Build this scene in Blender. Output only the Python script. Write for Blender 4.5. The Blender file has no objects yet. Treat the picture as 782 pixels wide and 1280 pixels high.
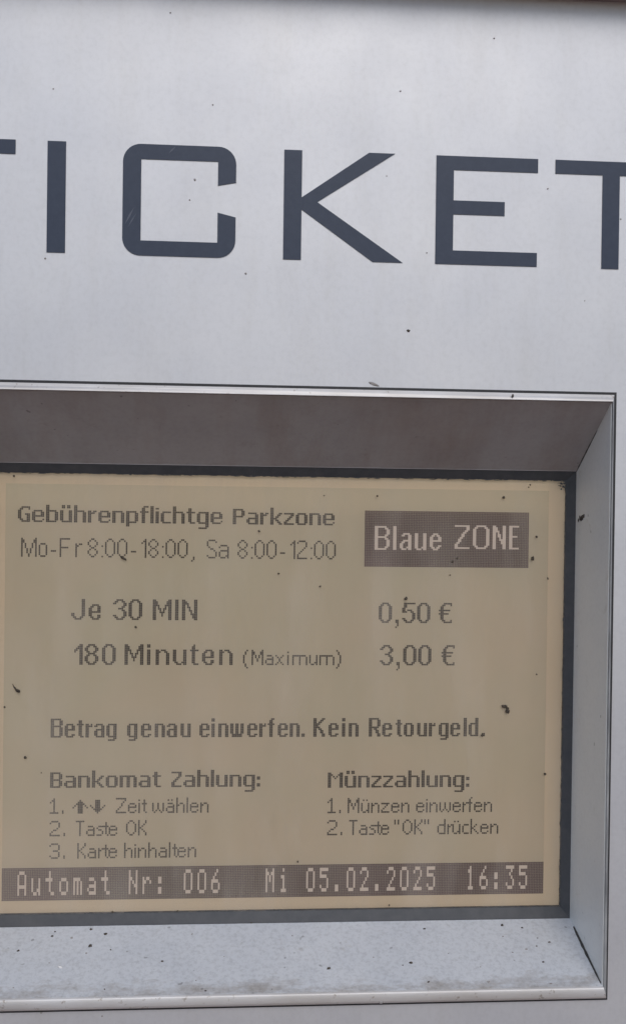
import bpy, bmesh, math, random
from mathutils import Vector, Matrix
random.seed(7)
C = bpy.context.scene.collection
SC = bpy.context.scene

# ------------------------------------------------------------------ camera
# Flat machine front: u to the right, v down, d into the machine, all in units of S metres.
S = 0.00015
F = 1300.0
CX, CY = 391.0, 640.0
H = 1.35
PITCH, YAW, ROLL = [math.radians(a) for a in (-0.531, 4.116, -0.708)]

def W(u, v, d=0.0):
    return Vector((u * S, d * S, H - v * S))

def m3(rows): return Matrix(rows)
Rx = m3(((1, 0, 0), (0, math.cos(PITCH), -math.sin(PITCH)), (0, math.sin(PITCH), math.cos(PITCH))))
Ry = m3(((math.cos(YAW), 0, math.sin(YAW)), (0, 1, 0), (-math.sin(YAW), 0, math.cos(YAW))))
Rz = m3(((math.cos(ROLL), -math.sin(ROLL), 0), (math.sin(ROLL), math.cos(ROLL), 0), (0, 0, 1)))
RC = Rz @ Rx @ Ry

def at(x, y, d=0.0):
    """photo pixel -> (u, v) on the plane lying d behind the front panel"""
    r = RC @ Vector((x - CX, y - CY, F))
    t = (F + d) / r.z
    return r.x * t, r.y * t

cam = bpy.data.cameras.new("camera")
cam.sensor_fit = 'VERTICAL'; cam.sensor_height = 36.0; cam.lens = 36.0 * F / 1280.0
cam.clip_start = 0.005; cam.clip_end = 1000.0
co = bpy.data.objects.new("camera", cam); C.objects.link(co)
def w3(c): return Vector((c[0], c[2], -c[1]))
ax, ay, az = w3(RC.col[0]), -w3(RC.col[1]), -w3(RC.col[2])
mw = Matrix((ax, ay, az)).transposed().to_4x4(); mw.translation = W(0, 0, -F)
co.matrix_world = mw
SC.camera = co

# ------------------------------------------------------------------ light
SUN_EL, SUN_AZ = math.radians(42), math.radians(172)     # direction the light comes from (0 = +Y, clockwise)
wd = bpy.data.worlds.new("World"); SC.world = wd; wd.use_nodes = True
nt = wd.node_tree; nt.nodes.clear()
sky = nt.nodes.new('ShaderNodeTexSky'); sky.sky_type = 'NISHITA'; sky.sun_disc = False
sky.sun_elevation = SUN_EL; sky.sun_rotation = SUN_AZ
sky.air_density = 1.0; sky.dust_density = 1.2; sky.ozone_density = 1.5
bg = nt.nodes.new('ShaderNodeBackground'); bg.inputs['Strength'].default_value = 0.10
wo = nt.nodes.new('ShaderNodeOutputWorld')
nt.links.new(sky.outputs[0], bg.inputs[0]); nt.links.new(bg.outputs[0], wo.inputs[0])
sl = bpy.data.lights.new("sun", 'SUN'); sl.energy = 0.85; sl.angle = math.radians(40); sl.color = (1.0, 0.94, 0.85)
so = bpy.data.objects.new("sun", sl); C.objects.link(so)
sd = Vector((math.sin(SUN_AZ) * math.cos(SUN_EL), math.cos(SUN_AZ) * math.cos(SUN_EL), math.sin(SUN_EL)))
so.rotation_euler = sd.to_track_quat('Z', 'Y').to_euler(); so.location = (0, -3, 5)
SC.view_settings.view_transform = 'Standard'; SC.view_settings.look = 'None'
SC.view_settings.exposure = 0.38; SC.view_settings.gamma = 1.0

# ------------------------------------------------------------------ materials
def mat(name, col, rough=0.5, metal=0.0, spec=0.5):
    m = bpy.data.materials.new(name); m.use_nodes = True
    b = m.node_tree.nodes['Principled BSDF']
    b.inputs['Base Color'].default_value = (*col, 1); b.inputs['Roughness'].default_value = rough
    b.inputs['Metallic'].default_value = metal; b.inputs['Specular IOR Level'].default_value = spec
    return m, m.node_tree, b

def noise(nt, scale, detail=3, rough=0.6, stretch=None):
    tc = nt.nodes.new('ShaderNodeTexCoord'); n = nt.nodes.new('ShaderNodeTexNoise')
    n.inputs['Scale'].default_value = scale; n.inputs['Detail'].default_value = detail; n.inputs['Roughness'].default_value = rough
    if stretch:
        mp = nt.nodes.new('ShaderNodeMapping'); mp.inputs['Scale'].default_value = stretch
        nt.links.new(tc.outputs['Object'], mp.inputs[0]); nt.links.new(mp.outputs[0], n.inputs['Vector'])
    else: nt.links.new(tc.outputs['Object'], n.inputs['Vector'])
    return n.outputs['Fac']

def ramp(nt, fac, a, b, c0, c1):
    r = nt.nodes.new('ShaderNodeValToRGB')
    r.color_ramp.elements[0].position = a; r.color_ramp.elements[0].color = (*c0, 1) if len(c0) == 3 else c0
    r.color_ramp.elements[1].position = b; r.color_ramp.elements[1].color = (*c1, 1) if len(c1) == 3 else c1
    nt.links.new(fac, r.inputs[0]); return r.outputs[0]

def mul(nt, a, b, f=1.0, mode='MULTIPLY'):
    x = nt.nodes.new('ShaderNodeMix'); x.data_type = 'RGBA'; x.blend_type = mode
    x.inputs[0].default_value = f
    nt.links.new(a, x.inputs[6]); nt.links.new(b, x.inputs[7]); return x.outputs[2]

def bump(nt, b, fac, dist, strength=0.3):
    n = nt.nodes.new('ShaderNodeBump'); n.inputs['Distance'].default_value = dist; n.inputs['Strength'].default_value = strength
    nt.links.new(fac, n.inputs['Height']); nt.links.new(n.outputs[0], b.inputs['Normal'])

def grey(x): return (x, x, x)

# satin silver-white powder coat of the machine front
M_PANEL, t, b = mat('silver_paint', (.6, .6, .62), .5, .45)
c = ramp(t, noise(t, 38, 4, .6), .3, .7, (.575, .588, .622), (.63, .638, .66))
c = mul(t, c, ramp(t, noise(t, 900, 3, .7), .25, .55, grey(.935), grey(1)))
c = mul(t, c, ramp(t, noise(t, 160, 5, .7, (1, 1, .18)), .32, .52, (.965, .96, .95), grey(1)))
t.links.new(c, b.inputs['Base Color'])
t.links.new(ramp(t, noise(t, 70, 4, .6), .3, .7, grey(.49), grey(.54)), b.inputs['Roughness'])
bump(t, b, noise(t, 1400, 2, .5), .00002, .25)

def coat_metal(name, c0, c1, dark, rough=.45, metal=.2, fine=1100, grime=False):
    m, t, b = mat(name, c0, rough, metal)
    c = ramp(t, noise(t, 60, 4, .65), .3, .7, c0, c1)
    c = mul(t, c, ramp(t, noise(t, fine, 3, .75), .3, .55, grey(dark), grey(1)))
    c = mul(t, c, ramp(t, noise(t, 230, 5, .75), .27, .40, (.86, .84, .81), grey(1)))
    c = mul(t, c, ramp(t, noise(t, 620, 1, .5), .2, .235, grey(.6), grey(1)))
    if grime:      # dirt gathers along the front edge
        tc = t.nodes.new('ShaderNodeTexCoord'); sx = t.nodes.new('ShaderNodeSeparateXYZ'); t.links.new(tc.outputs['Object'], sx.inputs[0])
        mr = t.nodes.new('ShaderNodeMapRange'); t.links.new(sx.outputs['Y'], mr.inputs[0])
        mr.inputs[1].default_value = .0006; mr.inputs[2].default_value = .0052; mr.inputs[3].default_value = .17; mr.inputs[4].default_value = -.12
        ad = t.nodes.new('ShaderNodeMath'); t.links.new(mr.outputs[0], ad.inputs[0]); t.links.new(noise(t, 260, 5, .75, (.45, 1, 1)), ad.inputs[1])
        c = mul(t, c, ramp(t, ad.outputs[0], .55, .8, grey(1), (.66, .61, .56)))
    t.links.new(c, b.inputs['Base Color'])
    bump(t, b, noise(t, 1500, 3, .6), .00003, .3)
    return m
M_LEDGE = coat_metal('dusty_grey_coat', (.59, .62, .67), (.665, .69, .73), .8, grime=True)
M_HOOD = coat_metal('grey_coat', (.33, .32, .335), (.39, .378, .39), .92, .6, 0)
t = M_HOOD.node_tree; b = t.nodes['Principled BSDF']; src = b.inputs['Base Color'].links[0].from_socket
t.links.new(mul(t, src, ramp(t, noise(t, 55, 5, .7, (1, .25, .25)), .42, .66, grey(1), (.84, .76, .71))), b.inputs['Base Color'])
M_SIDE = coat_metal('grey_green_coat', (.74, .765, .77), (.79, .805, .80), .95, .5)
M_LIP, t, b = mat('worn_rim', (.62, .62, .64), .48, .3)
c = ramp(t, noise(t, 120, 5, .7, (.25, 1, 1)), .3, .65, (.50, .475, .45), (.66, .655, .66))
c = mul(t, c, ramp(t, noise(t, 700, 3, .6), .28, .36, (.6, .55, .5), grey(1)))
t.links.new(c, b.inputs['Base Color'])
M_EDGE, t, b = mat('dark_side_edge', (.22, .225, .235), .5, .1)
c = ramp(t, noise(t, 300, 4, .7, (1, 1, .2)), .4, .7, (.16, .165, .175), (.38, .39, .40))
t.links.new(c, b.inputs['Base Color'])
M_GAP, t, b = mat('gap_black', (.018, .018, .022), .5)
M_GASKET, t, b = mat('dark_gasket', (.035, .036, .042), .5, 0, .22)
c = ramp(t, noise(t, 420, 5, .7), .35, .8, (.062, .066, .074), (.088, .09, .096))
t.links.new(c, b.inputs['Base Color'])
M_LETTER, t, b = mat('blue_black_vinyl', (.032, .042, .068), .42, 0, .38)
c = ramp(t, noise(t, 600, 4, .7), .35, .7, (.023, .036, .068), (.03, .044, .078))
c = mul(t, c, ramp(t, noise(t, 90, 6, .8, (1, 1, .3)), .62, .75, grey(1), (1.35, 1.3, 1.2)))
t.links.new(c, b.inputs['Base Color'])
M_SCRATCH, t, b = mat('scratched_vinyl', (.075, .09, .13), .5)
M_DIRT, t, b = mat('dark_dirt', (.04, .03, .024), .8)
t.links.new(ramp(t, noise(t, 2500, 2), .4, .65, (.025, .02, .016), (.10, .08, .06)), b.inputs['Base Color'])
M_SMEAR, t, b = mat('grey_grime', (.30, .28, .27), .8)
M_CHIP, t, b = mat('white_chip', (.75, .74, .72), .6)
M_SEAM, t, b = mat('dark_seam', (.05, .047, .045), .8)

# display
M_BORDER, t, b = mat('lcd_border', (.5, .4, .28), .6, 0, .2)
c = ramp(t, noise(t, 25, 3), .3, .7, (.60, .47, .33), (.65, .52, .365))
t.links.new(c, b.inputs['Base Color'])
M_ACTIVE, t, b = mat('lcd_background', (.33, .275, .195), .6, 0, .2)
c = ramp(t, noise(t, 22, 4), .38, .62, (.505, .412, .30), (.465, .405, .29))
c = mul(t, c, ramp(t, noise(t, 70, 4, .6, (1, 1, .12)), .3, .7, grey(.95), grey(1.03)))
t.links.new(c, b.inputs['Base Color'])
M_PIX, t, b = mat('lcd_dark_pixel', (.12, .09, .08), .6, 0, .2)
c = ramp(t, noise(t, 40, 2), .35, .65, (.022, .015, .013), (.03, .021, .016))
t.links.new(c, b.inputs['Base Color'])
M_CLEAR, t, b = mat('lcd_clear_cell', (.66, .55, .49), .6, 0, .2)
M_PIXBAR, t, b = mat('lcd_badge_pixel', (.12, .09, .08), .6, 0, .2)
c = ramp(t, noise(t, 40, 2), .35, .65, (.10, .052, .068), (.085, .053, .057))
t.links.new(c, b.inputs['Base Color'])

# the panel is backlit: one even, weak glow behind all of it
for m_, e_ in ((M_BORDER, .05), (M_ACTIVE, .05), (M_PIX, .012), (M_PIXBAR, .02), (M_CLEAR, .06)):
    b = m_.node_tree.nodes['Principled BSDF']; b.inputs['Emission Color'].default_value = (1, .88, .66, 1); b.inputs['Emission Strength'].default_value = e_

M_GLASS = bpy.data.materials.new('display_glass'); M_GLASS.use_nodes = True
t = M_GLASS.node_tree; t.nodes.clear()
out = t.nodes.new('ShaderNodeOutputMaterial'); tr = t.nodes.new('ShaderNodeBsdfTransparent'); gl = t.nodes.new('ShaderNodeBsdfGlossy')
gl.inputs['Roughness'].default_value = .06
fr = t.nodes.new('ShaderNodeFresnel'); fr.inputs[0].default_value = 1.45
mx = t.nodes.new('ShaderNodeMixShader'); t.links.new(fr.outputs[0], mx.inputs[0]); t.links.new(tr.outputs[0], mx.inputs[1]); t.links.new(gl.outputs[0], mx.inputs[2])
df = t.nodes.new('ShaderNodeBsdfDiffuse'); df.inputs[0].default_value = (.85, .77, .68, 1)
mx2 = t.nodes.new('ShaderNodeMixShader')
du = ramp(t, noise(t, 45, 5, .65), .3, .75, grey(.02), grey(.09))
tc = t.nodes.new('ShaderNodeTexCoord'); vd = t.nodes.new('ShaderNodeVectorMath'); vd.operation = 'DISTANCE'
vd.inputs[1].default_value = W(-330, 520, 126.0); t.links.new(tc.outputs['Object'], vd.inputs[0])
sheen_streaks = ramp(t, noise(t, 120, 4, .6, (1, 1, .22)), .46, .7, grey(0), grey(.10))  # pale upright streaks painted in for reflections in the glass
glare = ramp(t, vd.outputs['Value'], .0, .06, grey(.12), grey(0))     # pale glare low on the left, painted into the glass
a0 = t.nodes.new('ShaderNodeMath'); t.links.new(du, a0.inputs[0]); t.links.new(sheen_streaks, a0.inputs[1])
ad = t.nodes.new('ShaderNodeMath'); t.links.new(a0.outputs[0], ad.inputs[0]); t.links.new(glare, ad.inputs[1])
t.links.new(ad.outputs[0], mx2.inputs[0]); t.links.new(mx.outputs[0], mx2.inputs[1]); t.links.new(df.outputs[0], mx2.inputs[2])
t.links.new(mx2.outputs[0], out.inputs[0])

M_GROUND, t, b = mat('pavement_reddish', (.10, .09, .085), .9)
c = ramp(t, noise(t, 40, 6, .7), .3, .7, (.19, .10, .07), (.25, .135, .10))  # unseen ground, reddened to warm the bounce onto the front
t.links.new(c, b.inputs['Base Color'])

# ------------------------------------------------------------------ mesh helpers
def obj(name, bm, m, parent=None, smooth=False):
    me = bpy.data.meshes.new(name); bm.to_mesh(me); bm.free()
    if m: me.materials.append(m)
    if smooth:
        for p in me.polygons: p.use_smooth = True
    o = bpy.data.objects.new(name, me); C.objects.link(o)
    if parent: o.parent = parent
    return o

def poly_prism(bm, pts, d0, d1):
    """pts (u, v) outline extruded from depth d0 (front) to d1 (back)"""
    a = [bm.verts.new(W(u, v, d0)) for u, v in pts]; z = [bm.verts.new(W(u, v, d1)) for u, v in pts]
    bm.faces.new(a); bm.faces.new(list(reversed(z)))
    n = len(pts)
    for i in range(n): bm.faces.new((a[i], z[i], z[(i + 1) % n], a[(i + 1) % n]))

def fixn(bm): bmesh.ops.recalc_face_normals(bm, faces=bm.faces)

def box(bm, u0, u1, v0, v1, d0, d1): poly_prism(bm, [(u0, v0), (u1, v0), (u1, v1), (u0, v1)], d0, d1)

def ring(bm, rects, close=False):
    """rects: list of (u0, v0, u1, v1, d); skins them in order as a picture frame"""
    rows = [[bm.verts.new(W(*p, q)) for p, q in (((r[0], r[1]), r[4]), ((r[2], r[1]), r[4]), ((r[2], r[3]), r[-1]), ((r[0], r[3]), r[-1]))] for r in rects]
    for a, c in zip(rows, rows[1:]):
        for i in range(4): bm.faces.new((a[i], a[(i + 1) % 4], c[(i + 1) % 4], c[i]))
    return rows

def bevel(o, w, seg=2):
    md = o.modifiers.new('bevel', 'BEVEL'); md.width = w; md.segments = seg; md.limit_method = 'ANGLE'

def blob(name, u, v, d, ru, rv, m, parent=None, rot=0.0, thick=.5, rough=.35, n=2):
    bm = bmesh.new(); bmesh.ops.create_icosphere(bm, subdivisions=n, radius=1)
    for vx in bm.verts: vx.co *= 1 + random.uniform(-rough, rough)
    ca, sa = math.cos(rot), math.sin(rot)
    for vx in bm.verts:
        x, y, z = vx.co.x * ru, vx.co.y * rv, vx.co.z * thick * min(ru, rv)
        vx.co = Vector(((x * ca - y * sa) * S, z * S, (x * sa + y * ca) * S))
    o = obj(name, bm, m, None, True); o.location = W(u, v, d)
    if parent: o.parent = parent
    return o

def tag(o, label, cat, group=None):
    o['label'] = label; o['category'] = cat
    if group: o['group'] = group

# ------------------------------------------------------------------ ground
bm = bmesh.new(); bmesh.ops.create_grid(bm, x_segments=2, y_segments=2, size=150)
g = obj('pavement', bm, M_GROUND); g['kind'] = 'structure'

# ------------------------------------------------------------------ the machine
root = bpy.data.objects.new('ticket_machine', None); C.objects.link(root)
tag(root, 'silver parking ticket machine with dark lettering above a recessed tan display', 'ticket machine')

UC = 60.3                                  # centre line of the front
D_IN = 117.0                               # depth of the recess
D_GL, D_LCD = D_IN + 9, D_IN + 14
PU0, PU1 = UC - 1000, UC + 1000
TOPV = at(782, 3)[1]                       # where the roof cap meets the front
BOTV = H / S - 400
# opening and rim, from the photo
uR = at(765.6, 560)[0]; uR = (uR + at(757.5, 1100)[0]) / 2
vT = at(391, 486)[1]; vB = at(391, 1254)[1]
uL = 2 * UC - uR
LT, LB, LS = 9.0, 15.0, 3.6                # rim widths: top, bottom, sides
iR = (at(719, 588, D_IN)[0] + at(714.5, 1148, D_IN)[0]) / 2; iL = 2 * UC - iR
iT = at(391, 583, D_IN)[1]; iB = at(391, 1154, D_IN)[1]

# front panel with the opening
bm = bmesh.new()
o_ = (uL + 1, vT + 1, uR - 1, vB - 1)
ring(bm, [(PU0, TOPV - 300, PU1, BOTV, 14), (PU0, TOPV - 300, PU1, BOTV, 4), (PU0 + 4, TOPV - 300, PU1 - 4, BOTV - 4, 0), (*o_, 0), (*o_, 14)])
fixn(bm); panel = obj('front_panel', bm, M_PANEL, root)
for p in panel.data.polygons: pass
# cabinet
bm = bmesh.new()
rows = ring(bm, [(PU0 + 15, TOPV - 280, PU1 - 15, H / S - 200, 12), (PU0 + 15, TOPV - 280, PU1 - 15, H / S - 200, 1700)])
bm.faces.new(rows[-1]); fixn(bm); obj('cabinet', bm, M_PANEL, root)
bm = bmesh.new(); box(bm, PU0 + 60, PU1 - 60, H / S - 215, H / S, 60, 1640); fixn(bm); obj('plinth', bm, M_GASKET, root)
# roof cap: its front edge overhangs the front
bm = bmesh.new(); box(bm, PU0 - 40, PU1 + 40, TOPV - 420, TOPV, -45, 1760); fixn(bm)
cap = obj('roof_cap', bm, M_HOOD, root); bevel(cap, .0015, 3)

# black strip drawn for the shadow gap round the rim
bm = bmesh.new()
e = 3.4
ring(bm, [(uL - e, vT - e, uR + e * .9, vB + e, .5), (uL - e, vT - e, uR + e * .9, vB + e, -.8), (uL + 2, vT + 2, uR - 2, vB - 2, -.8)])
fixn(bm); obj('gap_strip', bm, M_GAP, root)

# bezel: rim + four sloped faces
bez = bpy.data.objects.new('display_bezel', None); C.objects.link(bez); bez.parent = root
bm = bmesh.new(); N = 8; rects = [(uL, vT, uR, vB, 1.0)]
for i in range(N + 1):
    a = math.pi * i / N; k = (1 - math.cos(a)) / 2; dd = -3.5 - 4.0 * math.sin(a)
    rects.append((uL + LS * k, vT + LT * k, uR - LS * k, vB - LB * k, -1.2 - 6.0 * k, dd))
rects.append((uL + LS, vT + LT, uR - LS, vB - LB, 0))
rects[0] = rects[0][:4] + (1.0, 1.0)
ring(bm, rects); fixn(bm)
rim = obj('rim', bm, M_LIP, bez)
rim.data.materials.append(M_EDGE)
for p in rim.data.polygons:
    p.use_smooth = True
    cu = p.center.x / S
    if cu > uR - LS - .1 or cu < uL + LS + .1: p.material_index = 1     # the folded side edges take the darker grey
rim.data.set_sharp_from_angle(angle=math.radians(50)) if hasattr(rim.data, 'set_sharp_from_angle') else None
O = (uL + LS - .3, vT + LT - .3, uR - LS + .3, vB - LB + .3, -2.5); I = (iL, iT, iR, iB, D_IN)
def face4(name, pa, pb, pc, pd, m, lip=0):
    bm = bmesh.new(); n = 24
    A, B_, C_, D_ = [Vector(p) for p in (pa, pb, pc, pd)]     # A-B outer edge, D-C inner edge
    rows = []
    for j in range(n + 1):
        tt = j / n; a = A.lerp(D_, tt); c = B_.lerp(C_, tt)
        rows.append([bm.verts.new(W(*a)), bm.verts.new(W(*c))])
    for r0, r1 in zip(rows, rows[1:]): bm.faces.new((r0[0], r0[1], r1[1], r1[0]))
    fixn(bm); o = obj(name, bm, m, bez)
    md = o.modifiers.new('t', 'SOLIDIFY'); md.thickness = .0004; md.offset = 0
    return o
oTL, oTR, oBR, oBL = (O[0], O[1], O[4]), (O[2], O[1], O[4]), (O[2], O[3], O[4]), (O[0], O[3], O[4])
nTL, nTR, nBR, nBL = (I[0], I[1], I[4]), (I[2], I[1], I[4]), (I[2], I[3], I[4]), (I[0], I[3], I[4])
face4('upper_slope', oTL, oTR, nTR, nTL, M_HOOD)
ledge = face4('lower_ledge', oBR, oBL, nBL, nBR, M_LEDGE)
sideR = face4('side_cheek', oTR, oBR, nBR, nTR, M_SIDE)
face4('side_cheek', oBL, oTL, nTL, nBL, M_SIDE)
bm = bmesh.new()
ring(bm, [(iL - 1, iT - 1, iR + 1, iB + 1, D_IN - 1.6), (iL + 1.5, iT + 1.3, iR - 1.2, iB - .8, D_IN - 1.6), (iL + 1.5, iT + 1.3, iR - 1.2, iB - .8, D_IN + 1)])
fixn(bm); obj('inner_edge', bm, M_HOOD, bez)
# dark seams where the folded sheets meet
def seam(p, q, t0, t1, r, du, dv):
    P, Q = Vector(p), Vector(q); a, c = P.lerp(Q, t0), P.lerp(Q, t1)
    bm = bmesh.new(); n = 14; prev = None
    for i in range(n + 1):
        tt = i / n; m_ = a.lerp(c, tt); rr = r * (.45 + .7 * math.sin(math.pi * min(1, tt * .9 + .1))) * random.uniform(.75, 1.2)
        row = [bm.verts.new(W(m_.x + du + rr * math.cos(k * math.pi / 3), m_.y + dv + rr * math.sin(k * math.pi / 3), m_.z - .5)) for k in range(6)]
        if prev:
            for k in range(6): bm.faces.new((prev[k], prev[(k + 1) % 6], row[(k + 1) % 6], row[k]))
        prev = row
    fixn(bm); return obj('corner_seam', bm, M_SEAM, bez)
seam(nTR, oTR, .0, .62, 1.5, -1.0, 1.4); seam(nBR, oBR, .14, .97, 2.2, -1.4, -1.4); seam(nTL, oTL, .0, .6, 1.5, 1.0, 1.4); seam(nBL, oBL, .14, .97, 2.2, 1.4, -1.4)

# gasket: sloping dark ring between recess and glass
wR = (at(706.8, 602, D_GL)[0] + at(699.5, 1132, D_GL)[0]) / 2; wL = 2 * UC - wR
wT = at(391, 596, D_GL)[1]; wB = at(391, 1137.5, D_GL)[1]
bm = bmesh.new()
x = 2
ring(bm, [(iL - x, iT - x, iR + x, iB + x, D_IN + 3), (iL - x, iT - x, iR + x, iB + x, D_IN - .2), (iL + 2, iT + 2, iR - 2, iB - 2, D_IN + .2), (wL, wT, wR, wB, D_GL - .5), (wL, wT, wR, wB, D_LCD + 1)])
fixn(bm); gask = obj('display_gasket', bm, M_GASKET, root)
# crusty residue along the inner edge of the gasket
bm = bmesh.new()
def crust(u, v, ru, rv):
    k = 7; a0 = random.random() * 6
    q = [(u + ru * math.cos(a0 + i * 2 * math.pi / k) * random.uniform(.5, 1.1), v + rv * math.sin(a0 + i * 2 * math.pi / k) * random.uniform(.5, 1.1)) for i in range(k)]
    bm.faces.new([bm.verts.new(W(p[0], p[1], D_GL - .7 - random.random() * .2)) for p in q])
for i in range(260):
    f = random.random(); crust(wR - random.random() ** 2 * 2, wT + (wB - wT) * f, random.uniform(.3, .8), random.uniform(.8, 4))
for i in range(200):
    f = random.random(); crust(wL + (wR - wL) * f, wB - random.random() ** 2 * 1.2, random.uniform(1, 7), random.uniform(.3, .7))
for i in range(200):
    f = random.random(); crust(wL + (wR - wL) * f, wT + random.random() ** 2 * 1.2, random.uniform(1, 7), random.uniform(.3, .7))
for i in range(46):
    a, c = random.random() ** 2 * 14, random.random() ** 2 * 14; crust(wR - a, wT + c, random.uniform(.4, 2.2), random.uniform(.4, 2.2))
obj('residue', bm, M_GASKET, gask)

# ------------------------------------------------------------------ display
bm = bmesh.new(); box(bm, wL - 8, wR + 8, wT - 8, wB + 8, D_LCD, D_LCD + 12); fixn(bm)
scr = obj('display_screen', bm, M_BORDER, root)
tl = at(4.5, 604, D_LCD); br = at(679.8, 1116, D_LCD); tr_ = at(683.5, 616, D_LCD); bl = at(5.8, 1126.6, D_LCD)
AU0, AU1 = (tl[0] + bl[0]) / 2, (br[0] + tr_[0]) / 2; AV0, AV1 = tl[1], (br[1] + bl[1]) / 2
PX, PY = (AU1 - AU0) / 320, (AV1 - AV0) / 240
bm = bmesh.new(); box(bm, AU0, AU1, AV0, AV1, D_LCD - .6, D_LCD + 1); fixn(bm); obj('active_area', bm, M_ACTIVE, scr)
def lcd(x, y):
    u, v = at(x, y, D_LCD); return (u - AU0) / PX, (v - AV0) / PY

def pixels(name, cells, m, fill=.92):
    bm = bmesh.new(); g_ = (1 - fill) / 2
    for (cx, cy) in cells:
        u0, u1 = AU0 + (cx + g_) * PX, AU0 + (cx + 1 - g_) * PX; v0, v1 = AV0 + (cy + g_) * PY, AV0 + (cy + 1 - g_) * PY
        bm.faces.new([bm.verts.new(W(u, v, D_LCD - 1.0)) for u, v in ((u0, v1), (u1, v1), (u1, v0), (u0, v0))])
    return obj(name, bm, m, scr)

# bitmap fonts: glyph -> (first row, rows); '*n' repeats a row
def G(off, s):
    rows = []
    for r in s.split('/'):
        if '*' in r: q, n = r.split('*'); rows += [q] * int(n)
        else: rows.append(r)
    return off, rows
HEAD = {
 'G': G(1, '..#####/.##...#/##.....*2/##..###/##...##*2/.##..##/..#####'), 'e': G(3, '.#####./##...##*2/#######/##...../##....#/.#####.'),
 'b': G(0, '##.....*3/######./##...##*5/######.'), 'ü': G(0, '.##.##.*2/......./##...##*6/.######'), 'h': G(0, '##.....*3/######./##...##*6'),
 'r': G(3, '##.##/####./##...*5'), 'n': G(3, '######./##...##*6'), 'p': G(3, '######./##...##*5/######./##.....*2'),
 'f': G(0, '..###/.##../.##../#####/.##..*6'), 'l': G(0, '##*10'), 'i': G(1, '##/../##*7'), 'c': G(3, '.#####/##....*5/.#####'),
 't': G(1, '.##..*2/#####/.##..*5/..###'), 'g': G(3, '.######/##...##*5/.######/.....##/.....##/.#####.'), 'P': G(1, '######./##...##*3/######./##.....*4'),
 'a': G(3, '.#####./.....##*2/.######/##...##*2/.######'), 'k': G(0, '##.....*3/##...##/##..##./##.##../####.../##.##../##..##./##...##'),
 'z': G(3, '######/....##/...##./..##../.##.../##..../######'), 'o': G(3, '.#####./##...##*5/.#####.'),
 'B': G(1, '######./##...##*3/######./##...##*3/######.'), 'm': G(3, '#########./##..##..##*6'), 'Z': G(1, '######/....##/....##/...##./..##../.##.../##..../##..../######'),
 'u': G(3, '##...##*6/.######'), ':': G(4, '##*2/..*2/##*2'), 'M': G(1, '##.....##/###...###/##.#.#.##/##..#..##/##.....##*5')}
THIN = {
 'M': G(0, '#.......#/##.....##*2/#.#...#.#*3/#..#.#..#*3/#...#...#*2'), 'o': G(3, '.###./#...#*6/.###.'), '-': G(7, '###'), 'F': G(0, '######/#.....*4/#####./#.....*5'),
 'r': G(3, '#.##/##../#...*6'), '8': G(0, '..##../.#..#./#....#*2/.#..#./..##../.#..#./#....#*2/.#..#./..##..'), '0': G(0, '..##../.#..#./#....#*7/.#..#./..##..'),
 ':': G(4, '#/./././././#'), '1': G(0, '..#/.##/#.#/..#*8'), ',': G(10, '.#/.#/#.'), 'S': G(0, '.####./#....#/#.....*2/.#..../..##../....#./.....#*2/#....#/.####.'),
 'a': G(3, '.####./#....#/.....#/.#####/#....#*2/#...##/.###.#'), '2': G(0, '.####./#....#/.....#*2/....#./...#../..#.../.#..../#.....*2/######')}
BOLD = {
 'J': G(0, '......##*8/##....##*2/.##..##./..####..'), 'e': G(3, '..####./.##..##/##...##*2/#######/##...../##...##/.##..##/..####.'),
 '3': G(0, '..####../.##..##./##....##/......##/.....##./...###../.....##./......##*2/##....##/.##..##./..####..'), '0': G(0, '..####../.##..##./##....##*8/.##..##./..####..'),
 'M': G(0, '##.......##/###.....###*2/####...####/##.#...#.##/##.##.##.##/##..#.#..##/##..###..##/##...#...##*2/##.......##*2'), 'I': G(0, '##*12'),
 'N': G(0, '##.....##/###....##/####...##/##.#...##/##.##..##/##..#..##/##..##.##/##...#.##/##...####/##....###*2/##.....##'),
 '1': G(0, '...##/..###/.####/##.##/#..##/...##*7'), '8': G(0, '..####../.##..##./##....##*2/.##..##./..####../.##..##./##....##*3/.##..##./..####..'),
 'i': G(0, '##*2/../##*9'), 'n': G(3, '##.###../###..##./##....##*7'), 'u': G(3, '##....##*7/.##..###/..###.##'), 't': G(0, '..#../.##..*2/#####/.##..*7/..###'),
 ',': G(10, '##*2/.#*2/#.'), '5': G(0, '.#######/.##.....*2/##....../##.###../###..##./......##*3/##....##/.##..##./..####..'),
 '€': G(0, '...#####/..##...#/.##.....*2/#######./.##...../######../.##.....*3/..##...#/...#####')}
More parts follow.
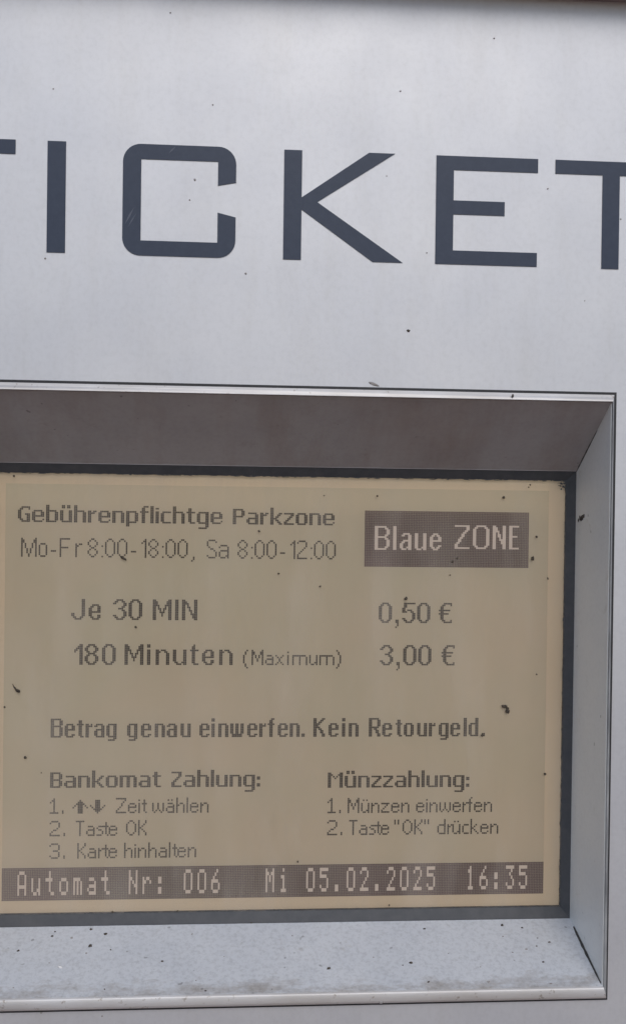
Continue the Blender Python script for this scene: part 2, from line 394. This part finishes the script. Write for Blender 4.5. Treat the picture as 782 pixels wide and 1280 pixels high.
SMALL = {
 '1': G(0, '..#../.##../#.#../..#..*5/#####'), '.': G(7, '#*2'), '^': G(1, '....#..../...###.../..#####../.#.###.#./#..###..#/...###...*3'), '_': G(1, '...###...*3/#..###..#/.#.###.#./..#####../...###.../....#....'),
 'Z': G(0, '######/.....#/....#./...#..*2/..#.../.#..../#...../######'), 'e': G(3, '.###./#...#/#####/#..../#...#/.###.'), 'i': G(1, '#/./#*6'), 'ı': G(1, '#/./#*6'), 't': G(1, '.#./.#./###/.#.*4/..#'),
 'w': G(3, '#..#..#*4/#.#.#.#/.#...#.'), 'ä': G(1, '.#.#./...../.###./....#/.####/#...#*2/.####'), 'h': G(0, '#....*3/#.##./##..#/#...#*4'), 'l': G(0, '#*9'),
 'n': G(3, '#.##./##..#/#...#*4'), '2': G(0, '.####./#....#/.....#*2/....#./..##../.#..../#...../######'), 'T': G(0, '#####/..#..*8'), 'a': G(3, '.###./....#/.####/#...#*2/.####'),
 's': G(3, '.###/#.../.##./...#*2/###.'), 'O': G(0, '..##../.#..#./#....#*5/.#..#./..##..'), 'K': G(0, '#...#*2/#..#./#.#../##.../#.#../#..#./#...#*2'),
 '3': G(0, '.####./#....#/.....#*2/..###./.....#*2/#....#/.####.'), 'k': G(0, '#....*3/#..#./#.#../##.../#.#../#..#./#...#'), 'r': G(3, '#.#/##./#..*4'),
 'M': G(0, '#.....#/##...##*2/#.#.#.#*2/#..#..#*2/#.....#*2'), 'ü': G(1, '.#.#./...../#...#*4/#..##/.##.#'), 'z': G(3, '#####/...#./..#../.#.../#..../#####'), 'f': G(0, '..#/.#.*2/###/.#.*5'),
 '"': G(0, '#.#*3'), 'd': G(0, '....#*3/.####/#...#*4/.####'), 'c': G(3, '.###/#...*4/.###'), '(': G(0, '..#/.#.*2/#..*5/.#.*2/..#'), ')': G(0, '#../.#.*2/..#*5/.#.*2/#..'),
 'm': G(3, '########./#...#...#*5'), 'x': G(3, '#...#/.#.#./..#..*2/.#.#./#...#'), 'u': G(3, '#...#*4/#..##/.##.#')}
NARROW = {
 'B': G(0, '######./##...##*3/######./##...##*5/######.'), 'e': G(3, '.####./##..##*2/######/##....*2/##..##/.####.'), 't': G(1, '.##.*2/####/.##.*6/..##'), 'r': G(3, '##.#/####/##..*6'),
 'a': G(3, '.####./##..##/....##/.#####/##..##*3/.#####'), 'g': G(3, '.#####/##..##*6/.#####/....##/.####.'), 'n': G(3, '#####./##..##*7'), 'u': G(3, '##..##*7/.#####'), 'i': G(0, '##*2/../##*8'),
 'w': G(3, '##.##.##*6/.######.*2'), 'f': G(0, '..##/.##.*2/####/.##.*7'), '.': G(9, '##*2'), 'K': G(0, '##...##/##..##./##.##../####.../###..../####.../##.##../##..##.*2/##...##*2'),
 'R': G(0, '######./##...##*4/######./##.##../##..##.*2/##...##*2'), 'o': G(3, '.####./##..##*6/.####.'), 'l': G(0, '##*11'), 'd': G(0, '....##*3/.#####/##..##*6/.#####')}
BADGE = {
 'B': G(0, '#######../##....##./##.....##*3/##....##./#######../##....##./##.....##*4/##....##./#######..'), 'l': G(0, '##*14'),
 'a': G(4, '..####./.##..##/.....##*2/..#####/.##..##/##...##*2/##..###/.###.##'), 'u': G(4, '##...##*8/##..###/.###.##'),
 'e': G(4, '..###../.##.##./##...##*2/#######/##.....*2/##...##/.##.##./..###..'),
 'Z': G(0, '#########/.......##*2/......##./.....##../....##.../....##.../...##..../..##...../..##...../.##....../##.......*2/#########'),
 'O': G(0, '..######../.##....##./##......##*10/.##....##./..######..'), 'N': G(0, '##....##/###...##*2/####..##/##.#..##/##.##.##*2/##..#.##/##..####/##...###*2/##....##*3'), 'E': G(0, '######/##....*5/#####./##....*6/######')}
def dbl(s):
    o, r = G(0, s); return 0, [q for q in r for _ in (0, 1)]
STAT = {
 'A': dbl('.###./#...#*3/#####/#...#*2'), 'u': dbl('...../...../#...#*3/#..##/.##.#'), 't': dbl('..#../..#../####./..#..*3/...##'), 'o': dbl('...../...../.###./#...#*3/.###.'),
 'm': dbl('...../...../####./#.#.#*4'), 'a': dbl('...../...../.###./....#/.####/#...#/.####'), 'N': dbl('#...#*2/##..#/#.#.#/#..##/#...#*2'), 'r': dbl('...../...../#.##./##..#/#....*3'),
 ':': dbl('...../...../.##../.##../...../.##../.##..'), '0': dbl('.###./#...#*5/.###.'), '6': dbl('...#./..#../.#.../####./#...#*2/.###.'), 'M': dbl('#...#/##.##/#.#.#*2/#...#*3'),
 'i': dbl('..#../...../.##../..#..*3/.###.'), '5': dbl('#####/#..../####./....#*2/#...#/.###.'), '.': dbl('.....*5/.##..*2'), '2': dbl('.###./#...#/....#/...#./..#../.#.../#####'),
 '1': dbl('..#../.##../..#..*4/.###.'), '3': dbl('#####/...#./..#../...#./....#/#...#/.###.')}

# extra side bearings: (before, after) a glyph, in LCD pixels
BEAR = {id(BOLD): {**{c: (0, -1) for c in '01358'}, 't': (-1, 0), ',': (1, 0)}, id(THIN): {'-': (1, 1), ':': (1, 0), '1': (1, 0), ',': (1, 0), 'r': (2, 0)},
        id(SMALL): {'s': (0, -1), 't': (0, -1), 'r': (0, -1), '(': (0, 1), ')': (0, 0), 'ı': (1, 1), '.': (1, 0), '"': (0, 1)}}

def text_cells(text, font, x0, x1, ytop, gap=1):
    """x0, x1: first and last LCD column of the line; ytop: LCD row of the glyphs' row 0"""
    bear = BEAR.get(id(font), {})
    def adv(ch, last):
        p, q = bear.get(ch, (0, 0)); w = len(font[ch][1][0])
        return p, w + (0 if last else gap + q)
    words = text.split(' ')
    nat = sum(sum(sum(adv(c, k == len(w) - 1)) for k, c in enumerate(w)) for w in words)
    spare = x1 - x0 - nat; ns = len(words) - 1; ng = sum(len(w) - 1 for w in words)
    if ns: lg = 0; sp = spare / ns
    else: sp = 0; lg = max(-.3, min(1.0, spare / ng)) if ng and abs(spare) >= 2.4 else 0
    if ns and sp > 7: lg = (sp - 5) * ns / ng; sp = 5
    cells = set(); x = 0.0
    for w in words:
        for k, ch in enumerate(w):
            off, rows = font[ch]; p, a = adv(ch, k == len(w) - 1)
            x += p; xi = int(math.floor(x0 + x + .5))
            for j, r in enumerate(rows):
                for m_, q in enumerate(r):
                    if q == '#': cells.add((xi + m_, int(round(ytop)) + off + j))
            x += a + (lg if k < len(w) - 1 else 0)
        x += sp
    return cells

# (text, font, left x, right x, y of the top of row 0 at the left, photo pixels), base = rows from row 0 to baseline
LINES = [
 ('Gebührenpflichtge', HEAD, 23, 282, 630.0), ('Parkzone', HEAD, 292, 419, 637.0),
 ('Mo-Fr', THIN, 28, 103, 671.5), ('8:00-18:00,', THIN, 109, 243, 673.0), ('Sa', THIN, 259, 288, 675.5), ('8:00-12:00', THIN, 296, 421, 676.5),
 ('Je 30 MIN', BOLD, 89.5, 247.5, 749.0), ('180 Minuten', BOLD, 94, 290.5, 805.5), ('(Maxımum)', SMALL, 304, 430, 812.5),
 ('0,50 €', BOLD, 473, 565, 753.5), ('3,00 €', BOLD, 475, 567, 806.5),
 ('Betrag', NARROW, 63, 148, 898.5), ('genau', NARROW, 160, 239, 898.5), ('einwerfen.', NARROW, 250, 382, 898.5), ('Kein', NARROW, 392, 448, 898.5), ('Retourgeld.', NARROW, 460, 605, 898.5),
 ('Bankomat', HEAD, 63, 202, 963.0), ('Zahlung:', HEAD, 214, 329, 962.5), ('Münzzahlung:', HEAD, 409, 590, 962.5),
 ('1.', SMALL, 63, 81.5, 998.0), ('^', SMALL, 90, 110, 996.0), ('_', SMALL, 113, 135, 995.0), ('Zeit', SMALL, 146, 186, 997.0), ('wählen', SMALL, 191, 262, 997.0),
 ('2.', SMALL, 63, 84, 1026.0), ('Taste', SMALL, 95, 147, 1025.0), ('OK', SMALL, 157.5, 186, 1024.5),
 ('3.', SMALL, 63, 84, 1054.0), ('Karte', SMALL, 96, 148, 1053.0), ('hinhalten', SMALL, 155, 245, 1052.0),
 ('1.', SMALL, 409, 427, 997.5), ('Münzen', SMALL, 434.5, 511, 997.0), ('einwerfen', SMALL, 520, 613, 996.5),
 ('2.', SMALL, 409, 427, 1025.0), ('Taste', SMALL, 436, 486, 1024.0), ('"OK"', SMALL, 493, 540, 1023.0), ('drücken', SMALL, 547, 623, 1022.5)]
ROWS = [[0, 1], [2, 3, 4, 5], [6], [7, 8], [9], [10], [11, 12, 13, 14, 15], [16, 17], [18], [19, 20, 21, 22, 23], [24, 25, 26], [27, 28, 29], [30, 31, 32], [33, 34, 35, 36]]
for grp in ROWS:
    cells = set(); y0 = None
    for i in grp:
        s, f, xa, xb, y = LINES[i]
        c0, r0 = lcd(xa, y); c1, _ = lcd(xb, y)
        if y0 is None: y0 = round(r0)
        row = y0 if f is LINES[grp[0]][1] else round(r0)
        if s in '^_': row = y0
        cells |= text_cells(s, f, round(c0), c1, row, 2 if f is BOLD else 1)
    pixels('text_line', cells, M_PIX)

# badge: dark cells with the word left clear
a = lcd(456, 638.5); c_ = lcd(658.7, 709)
c0, r0, c1, r1 = round(a[0]), round(a[1]), round(c_[0]), round(c_[1])
hole = set()
for s, xa, xb in (('Blaue', 468, 555), ('ZONE', 568, 650)):
    q0, q = lcd(xa, 656.5); q1, _ = lcd(xb, 656.5); hole |= text_cells(s, BADGE, round(q0), q1, round(q), 2)
pixels('zone_badge', [(x, y) for x in range(c0, c1) for y in range(r0, r1) if (x, y) not in hole], M_PIXBAR, .915)
pixels('badge_lettering', hole, M_CLEAR, 1.0)
# status bar along the bottom, 40 character cells
hole = set(); rs = 240 - 19
for i, ch in enumerate(' Automat Nr: 006   Mi 05.02.2025  16:35'):
    if ch == ' ': continue
    off, rows = STAT[ch]
    for j, r in enumerate(rows):
        for k, p in enumerate(r):
            if p == '#': hole.add((i * 8 + 1 + k, rs + 2 + j))
pixels('status_bar', [(x, y) for x in range(320) for y in range(rs, 240) if (x, y) not in hole], M_PIXBAR, .915)

pixels('bar_lettering', hole, M_CLEAR, 1.0)

# cover glass
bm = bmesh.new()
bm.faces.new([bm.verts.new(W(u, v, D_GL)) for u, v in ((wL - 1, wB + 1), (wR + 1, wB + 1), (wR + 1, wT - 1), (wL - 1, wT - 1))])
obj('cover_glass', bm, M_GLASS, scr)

# ------------------------------------------------------------------ lettering TICKET
LTOP, LBOT = at(545, 194.3)[1], at(545, 330)[1]
def U(x, y): return at(x, y)[0]
ST = U(82.4, 240) - U(59.3, 240)            # upright stroke
SH = 17.6                                   # level stroke
def letter(polys):
    bm = bmesh.new()
    for q in polys: poly_prism(bm, q, -.9, .2)
    fixn(bm); return obj('letter', bm, M_LETTER, root)
def rect(u0, u1, v0, v1): return [(u0, v0), (u1, v0), (u1, v1), (u0, v1)]
def tee(c, hw=70.5):
    s = ST / 2
    letter([[(c - hw, LTOP), (c + hw, LTOP), (c + hw, LTOP + SH), (c + s, LTOP + SH), (c + s, LBOT), (c - s, LBOT), (c - s, LTOP + SH), (c - hw, LTOP + SH)]])
cT = U(762.3, 270); hw = cT - U(693.5, 209)
tee(cT, hw); tee(U(20, 183) - hw, hw)
i0 = U(59.3, 240); letter([rect(i0, i0 + ST, LTOP, LBOT)])
# C: rounded outside, square inside
c0, c1 = U(153.5, 250), U(295.3, 210); ct, cb = LTOP - .5, LBOT + .5
def arc(cx, cy, r, a0, a1, n=9, rv=None): return [(cx + r * math.cos(math.radians(a0 + (a1 - a0) * i / n)), cy + (rv or r) * math.sin(math.radians(a0 + (a1 - a0) * i / n))) for i in range(n + 1)]
r = 22
vt1, vt0 = at(295, 228.7)[1], at(272, 232.3)[1]; vb0, vb1 = at(272, 266)[1], at(295, 272)[1]
out_ = [(c1, vt1)] + list(reversed(arc(c1 - r, ct + r, r, -90, 0))) + list(reversed(arc(c0 + r, ct + r, r, 180, 270))) + list(reversed(arc(c0 + r, cb - r, r, 90, 180))) + list(reversed(arc(c1 - r, cb - r, r, 0, 90))) + [(c1, vb1), (c1 - ST, vb0), (c1 - ST, cb - SH - 1), (c0 + ST, cb - SH - 1), (c0 + ST, ct + SH + 1), (c1 - ST, ct + SH + 1), (c1 - ST, vt0)]
LC = letter([out_])
k0 = U(354.5, 250)
kv = [at(377, 246.8)[1], at(377, 262)[1], at(396.3, 252.8)[1]]
ku = [U(461, 190), U(493.5, 191), U(396.3, 252.8), U(502.7, 328.5), U(465.4, 327.4)]
letter([[(k0, LTOP), (k0 + ST, LTOP), (k0 + ST, kv[0]), (ku[0], LTOP), (ku[1], LTOP), (ku[2], kv[2]), (ku[3], LBOT), (ku[4], LBOT), (k0 + ST, kv[1]), (k0 + ST, LBOT), (k0, LBOT)]])
e0, e1, em = U(544.2, 260), U(671, 260), U(630, 262)
mv = at(630, 252.8)[1]
letter([[(e0, LTOP), (e1, LTOP), (e1, LTOP + SH), (e0 + ST, LTOP + SH), (e0 + ST, mv), (em, mv), (em, mv + SH), (e0 + ST, mv + SH), (e0 + ST, LBOT - SH), (e1, LBOT - SH), (e1, LBOT), (e0, LBOT)]])
# two scuffs on the C
for (x0, y0, x1, y1, w_) in ((211, 192, 220, 183, 1.0), (156, 281, 168, 259, 1.2), (160, 284, 171, 266, .7)):
    p, q = Vector(at(x0, y0)), Vector(at(x1, y1)); n_ = Vector((-(q - p).y, (q - p).x)).normalized() * w_
    mid = p.lerp(q, .5)
    bm = bmesh.new(); poly_prism(bm, [tuple(p), tuple(mid - n_), tuple(q), tuple(mid + n_)], -1.05, -.5); fixn(bm); obj('scuff', bm, M_SCRATCH, LC)

# ------------------------------------------------------------------ dirt
def plane_at(x, y, A, B_, C_):
    """where the sight line through the pixel meets the plane through three (u, v, d) points"""
    A, B_, C_ = Vector(A), Vector(B_), Vector(C_); n_ = (B_ - A).cross(C_ - A)
    o_ = Vector((0, 0, -F)); r_ = RC @ Vector((x - CX, y - CY, F))
    return o_ + r_ * ((A - o_).dot(n_) / r_.dot(n_))
for x, y, s in ((323.7, 664, 1.5), (348, 717, 1.5), (400, 733, 1.4), (471, 620, 1.6), (405, 619.5, .9), (629, 622, 2.3), (670, 671, 1.5), (665, 698, 2.6), (507, 748, 2.4), (684, 723, 1.4), (32, 947, 2.4), (170, 784, 1.5), (372, 1077, 1.3), (18, 595, 1.2), (6, 884, 1.5), (602, 919, 1.6), (680.5, 967.5, 1.8), (670, 843, .9), (662, 606, 1.3), (660, 609, .9), (562, 719, 1.0), (571, 698, 1.6), (565, 702, 1.7), (141, 1140, 1.5), (222, 1139, 1.4), (486, 1131.5, 1.4), (52, 966, .9)):
    u, v = at(x, y, D_GL); blob('dirt_speck', u, v, D_GL - .3, s * random.uniform(.8, 1.2), s * random.uniform(.8, 1.2), M_DIRT, scr, random.random() * 3)
u, v = at(154, 697.6, D_GL); blob('dirt_speck', u, v, D_GL - .4, 4.6, 1.6, M_DIRT, scr, -.6)
for x, y, s in ((243.5, 224.6, 1.4), (237, 250, 1.2), (307, 342, 1.4), (57, 323, 1.3), (510, 413.5, 1.9), (617, 48, 1.2), (67, 111, 1.0), (213, 16, 1.2), (500, 114, 1.2), (266, 131, 1.0), (483, 220, 1.0), (684, 236, 1.1), (533, 316, .9), (52, 1266, 1.3), (128, 1270, .9), (775, 274, 1.0), (730, 376, .8)):
    u, v = at(x, y); blob('dirt_speck', u, v, -.2, s * .85, s * .85 * random.uniform(.8, 1.6), M_DIRT if s > 1.8 else M_SMEAR, panel, random.random() * 3)
for x, y, s, m in ((69, 1166, 1.6, 0), (65.6, 1171.7, 1.9, 0), (114, 1163, 2.6, 0), (132, 1169, 2.6, 0), (113, 1184, 3.0, 0), (23, 1190, 2.0, 0), (203, 1203, 1.9, 0), (138.5, 1188.6, 1.4, 0), (131, 1238, 1.5, 0), (257, 1240, 1.5, 0), (90, 1174, 2.2, 2), (108, 1193, 1.8, 2), (62, 1205, 1.3, 2), (17, 1236, 1.2, 2), (245, 1227, 1.2, 2),
    (410.5, 1212, 2.6, 0), (513, 1205, 2.3, 0), (503, 1208, 1.2, 0), (530, 1162.5, 1.7, 0), (314, 1155, 1.9, 0), (535, 1229, 1.8, 0), (627, 1158, 2.5, 0), (652, 1161, 1.7, 0), (685.6, 1179, 1.9, 0), (678, 1204, 1.6, 0), (670, 1184, 1.3, 0), (671, 1174, 1.4, 2), (628, 1172, 1.3, 2), (657, 1188, 1.6, 2), (640, 1192, 1.2, 2), (466, 1198, 1.2, 2), (365, 1171, 1.2, 2), (240, 1169, 1.4, 2), (280, 1197, 1.1, 2), (425, 1180, 1.0, 2), (560, 1193, 1.1, 2), (600, 1210, 1.1, 2), (340, 1238, 1.3, 2), (688, 1231, 1.9, 2), (610, 1229, 1.8, 2)):
    P = plane_at(x, y, oBL, oBR, nBR); blob('dirt_speck', P.x, P.y - 1.3, P.z, s * random.uniform(.7, 1.1), s * .7, M_DIRT if m == 0 else M_SMEAR, ledge, random.random() * .6, .9)
P = plane_at(76, 1211, oBL, oBR, nBR); blob('paint_chip', P.x, P.y - 1.2, P.z, 3.4, 1.8, M_CHIP, ledge, -.7)
for x, y, s in ((724, 989, 1.6), (745, 700, 1.3), (750, 1215, 1.5), (751, 1232, 1.7)):
    P = plane_at(x, y, oTR, oBR, nBR); blob('dirt_speck', P.x - .8, P.y, P.z, .6, s, M_SMEAR, sideR)
u, v = at(638.5, 494.5); blob('dirt_speck', u, v + 1, -7, 1.5, 2.2, M_DIRT, rim)
u, v = at(467, 480); blob('grime_smear', u, v, -.2, 6, 1.6, M_SMEAR, panel, -.3, .12)
u, v = at(48, 487); blob('dirt_speck', u, v, -5, 2.0, 1.4, M_SMEAR, rim)
u, v = at(475, 1250); blob('dirt_speck', u, v, -7, 3.0, 1.6, M_SMEAR, rim)

# larger lumps that have dried on: things of their own
def clump(name, parts, m, label, cat):
    bm = bmesh.new()
    for (u, v, d, ru, rv, rot) in parts:
        q = bmesh.ops.create_icosphere(bm, subdivisions=2, radius=1)['verts']
        ca, sa = math.cos(rot), math.sin(rot)
        for vx in q:
            c = vx.co * random.uniform(.7, 1.25); x, y, z = c.x * ru, c.y * rv, c.z * .6 * min(ru, rv)
            p = W(u + x * ca - y * sa, v + x * sa + y * ca, d + z); vx.co = p
    o = obj(name, bm, m, None, True); tag(o, label, cat); return o
P = plane_at(727, 648, oTR, oBR, nBR)
clump('dirt_clump', [(P.x - 1.5, P.y, P.z - 2, 2.2, 4.2, .3), (P.x - 1.5, P.y - 3.5, P.z - 11, 1.5, 3.0, .2), (P.x - 1.3, P.y + 2.5, P.z + 9, 1.8, 3.2, 0), (P.x - 1.2, P.y - .5, P.z + 4, 1.8, 4, 0), (P.x - 1.3, P.y - 1.5, P.z - 6, 1.8, 3.4, 0)], M_DIRT, 'dark brown dried lump stuck to the grey side cheek right of the display', 'dirt')
u, v = at(631.5, 886.5, D_GL)
clump('dirt_clump', [(u - 2.2, v - 4, D_GL - 1, 4.2, 2.4, .1), (u + 2.2, v - 1, D_GL - 1, 2.2, 2.6, .6), (u + 2.6, v + 3.2, D_GL - 1, 3.4, 3.0, -.3)], M_DIRT, 'black crooked crumb on the display glass right of the bold price note', 'dirt')
u, v = at(21, 861.5, D_GL)
clump('dirt_splinter', [(u + 1.5, v + 1.8, D_GL - 1, 3.6, 2.1, .5), (u - 1.8, v - 1.5, D_GL - 1, 3.6, 1.1, .95), (u - 4, v - 5, D_GL - 1, 2.6, .6, 1.1)], M_DIRT, 'thin dark splinter on the display glass near its left edge', 'dirt')
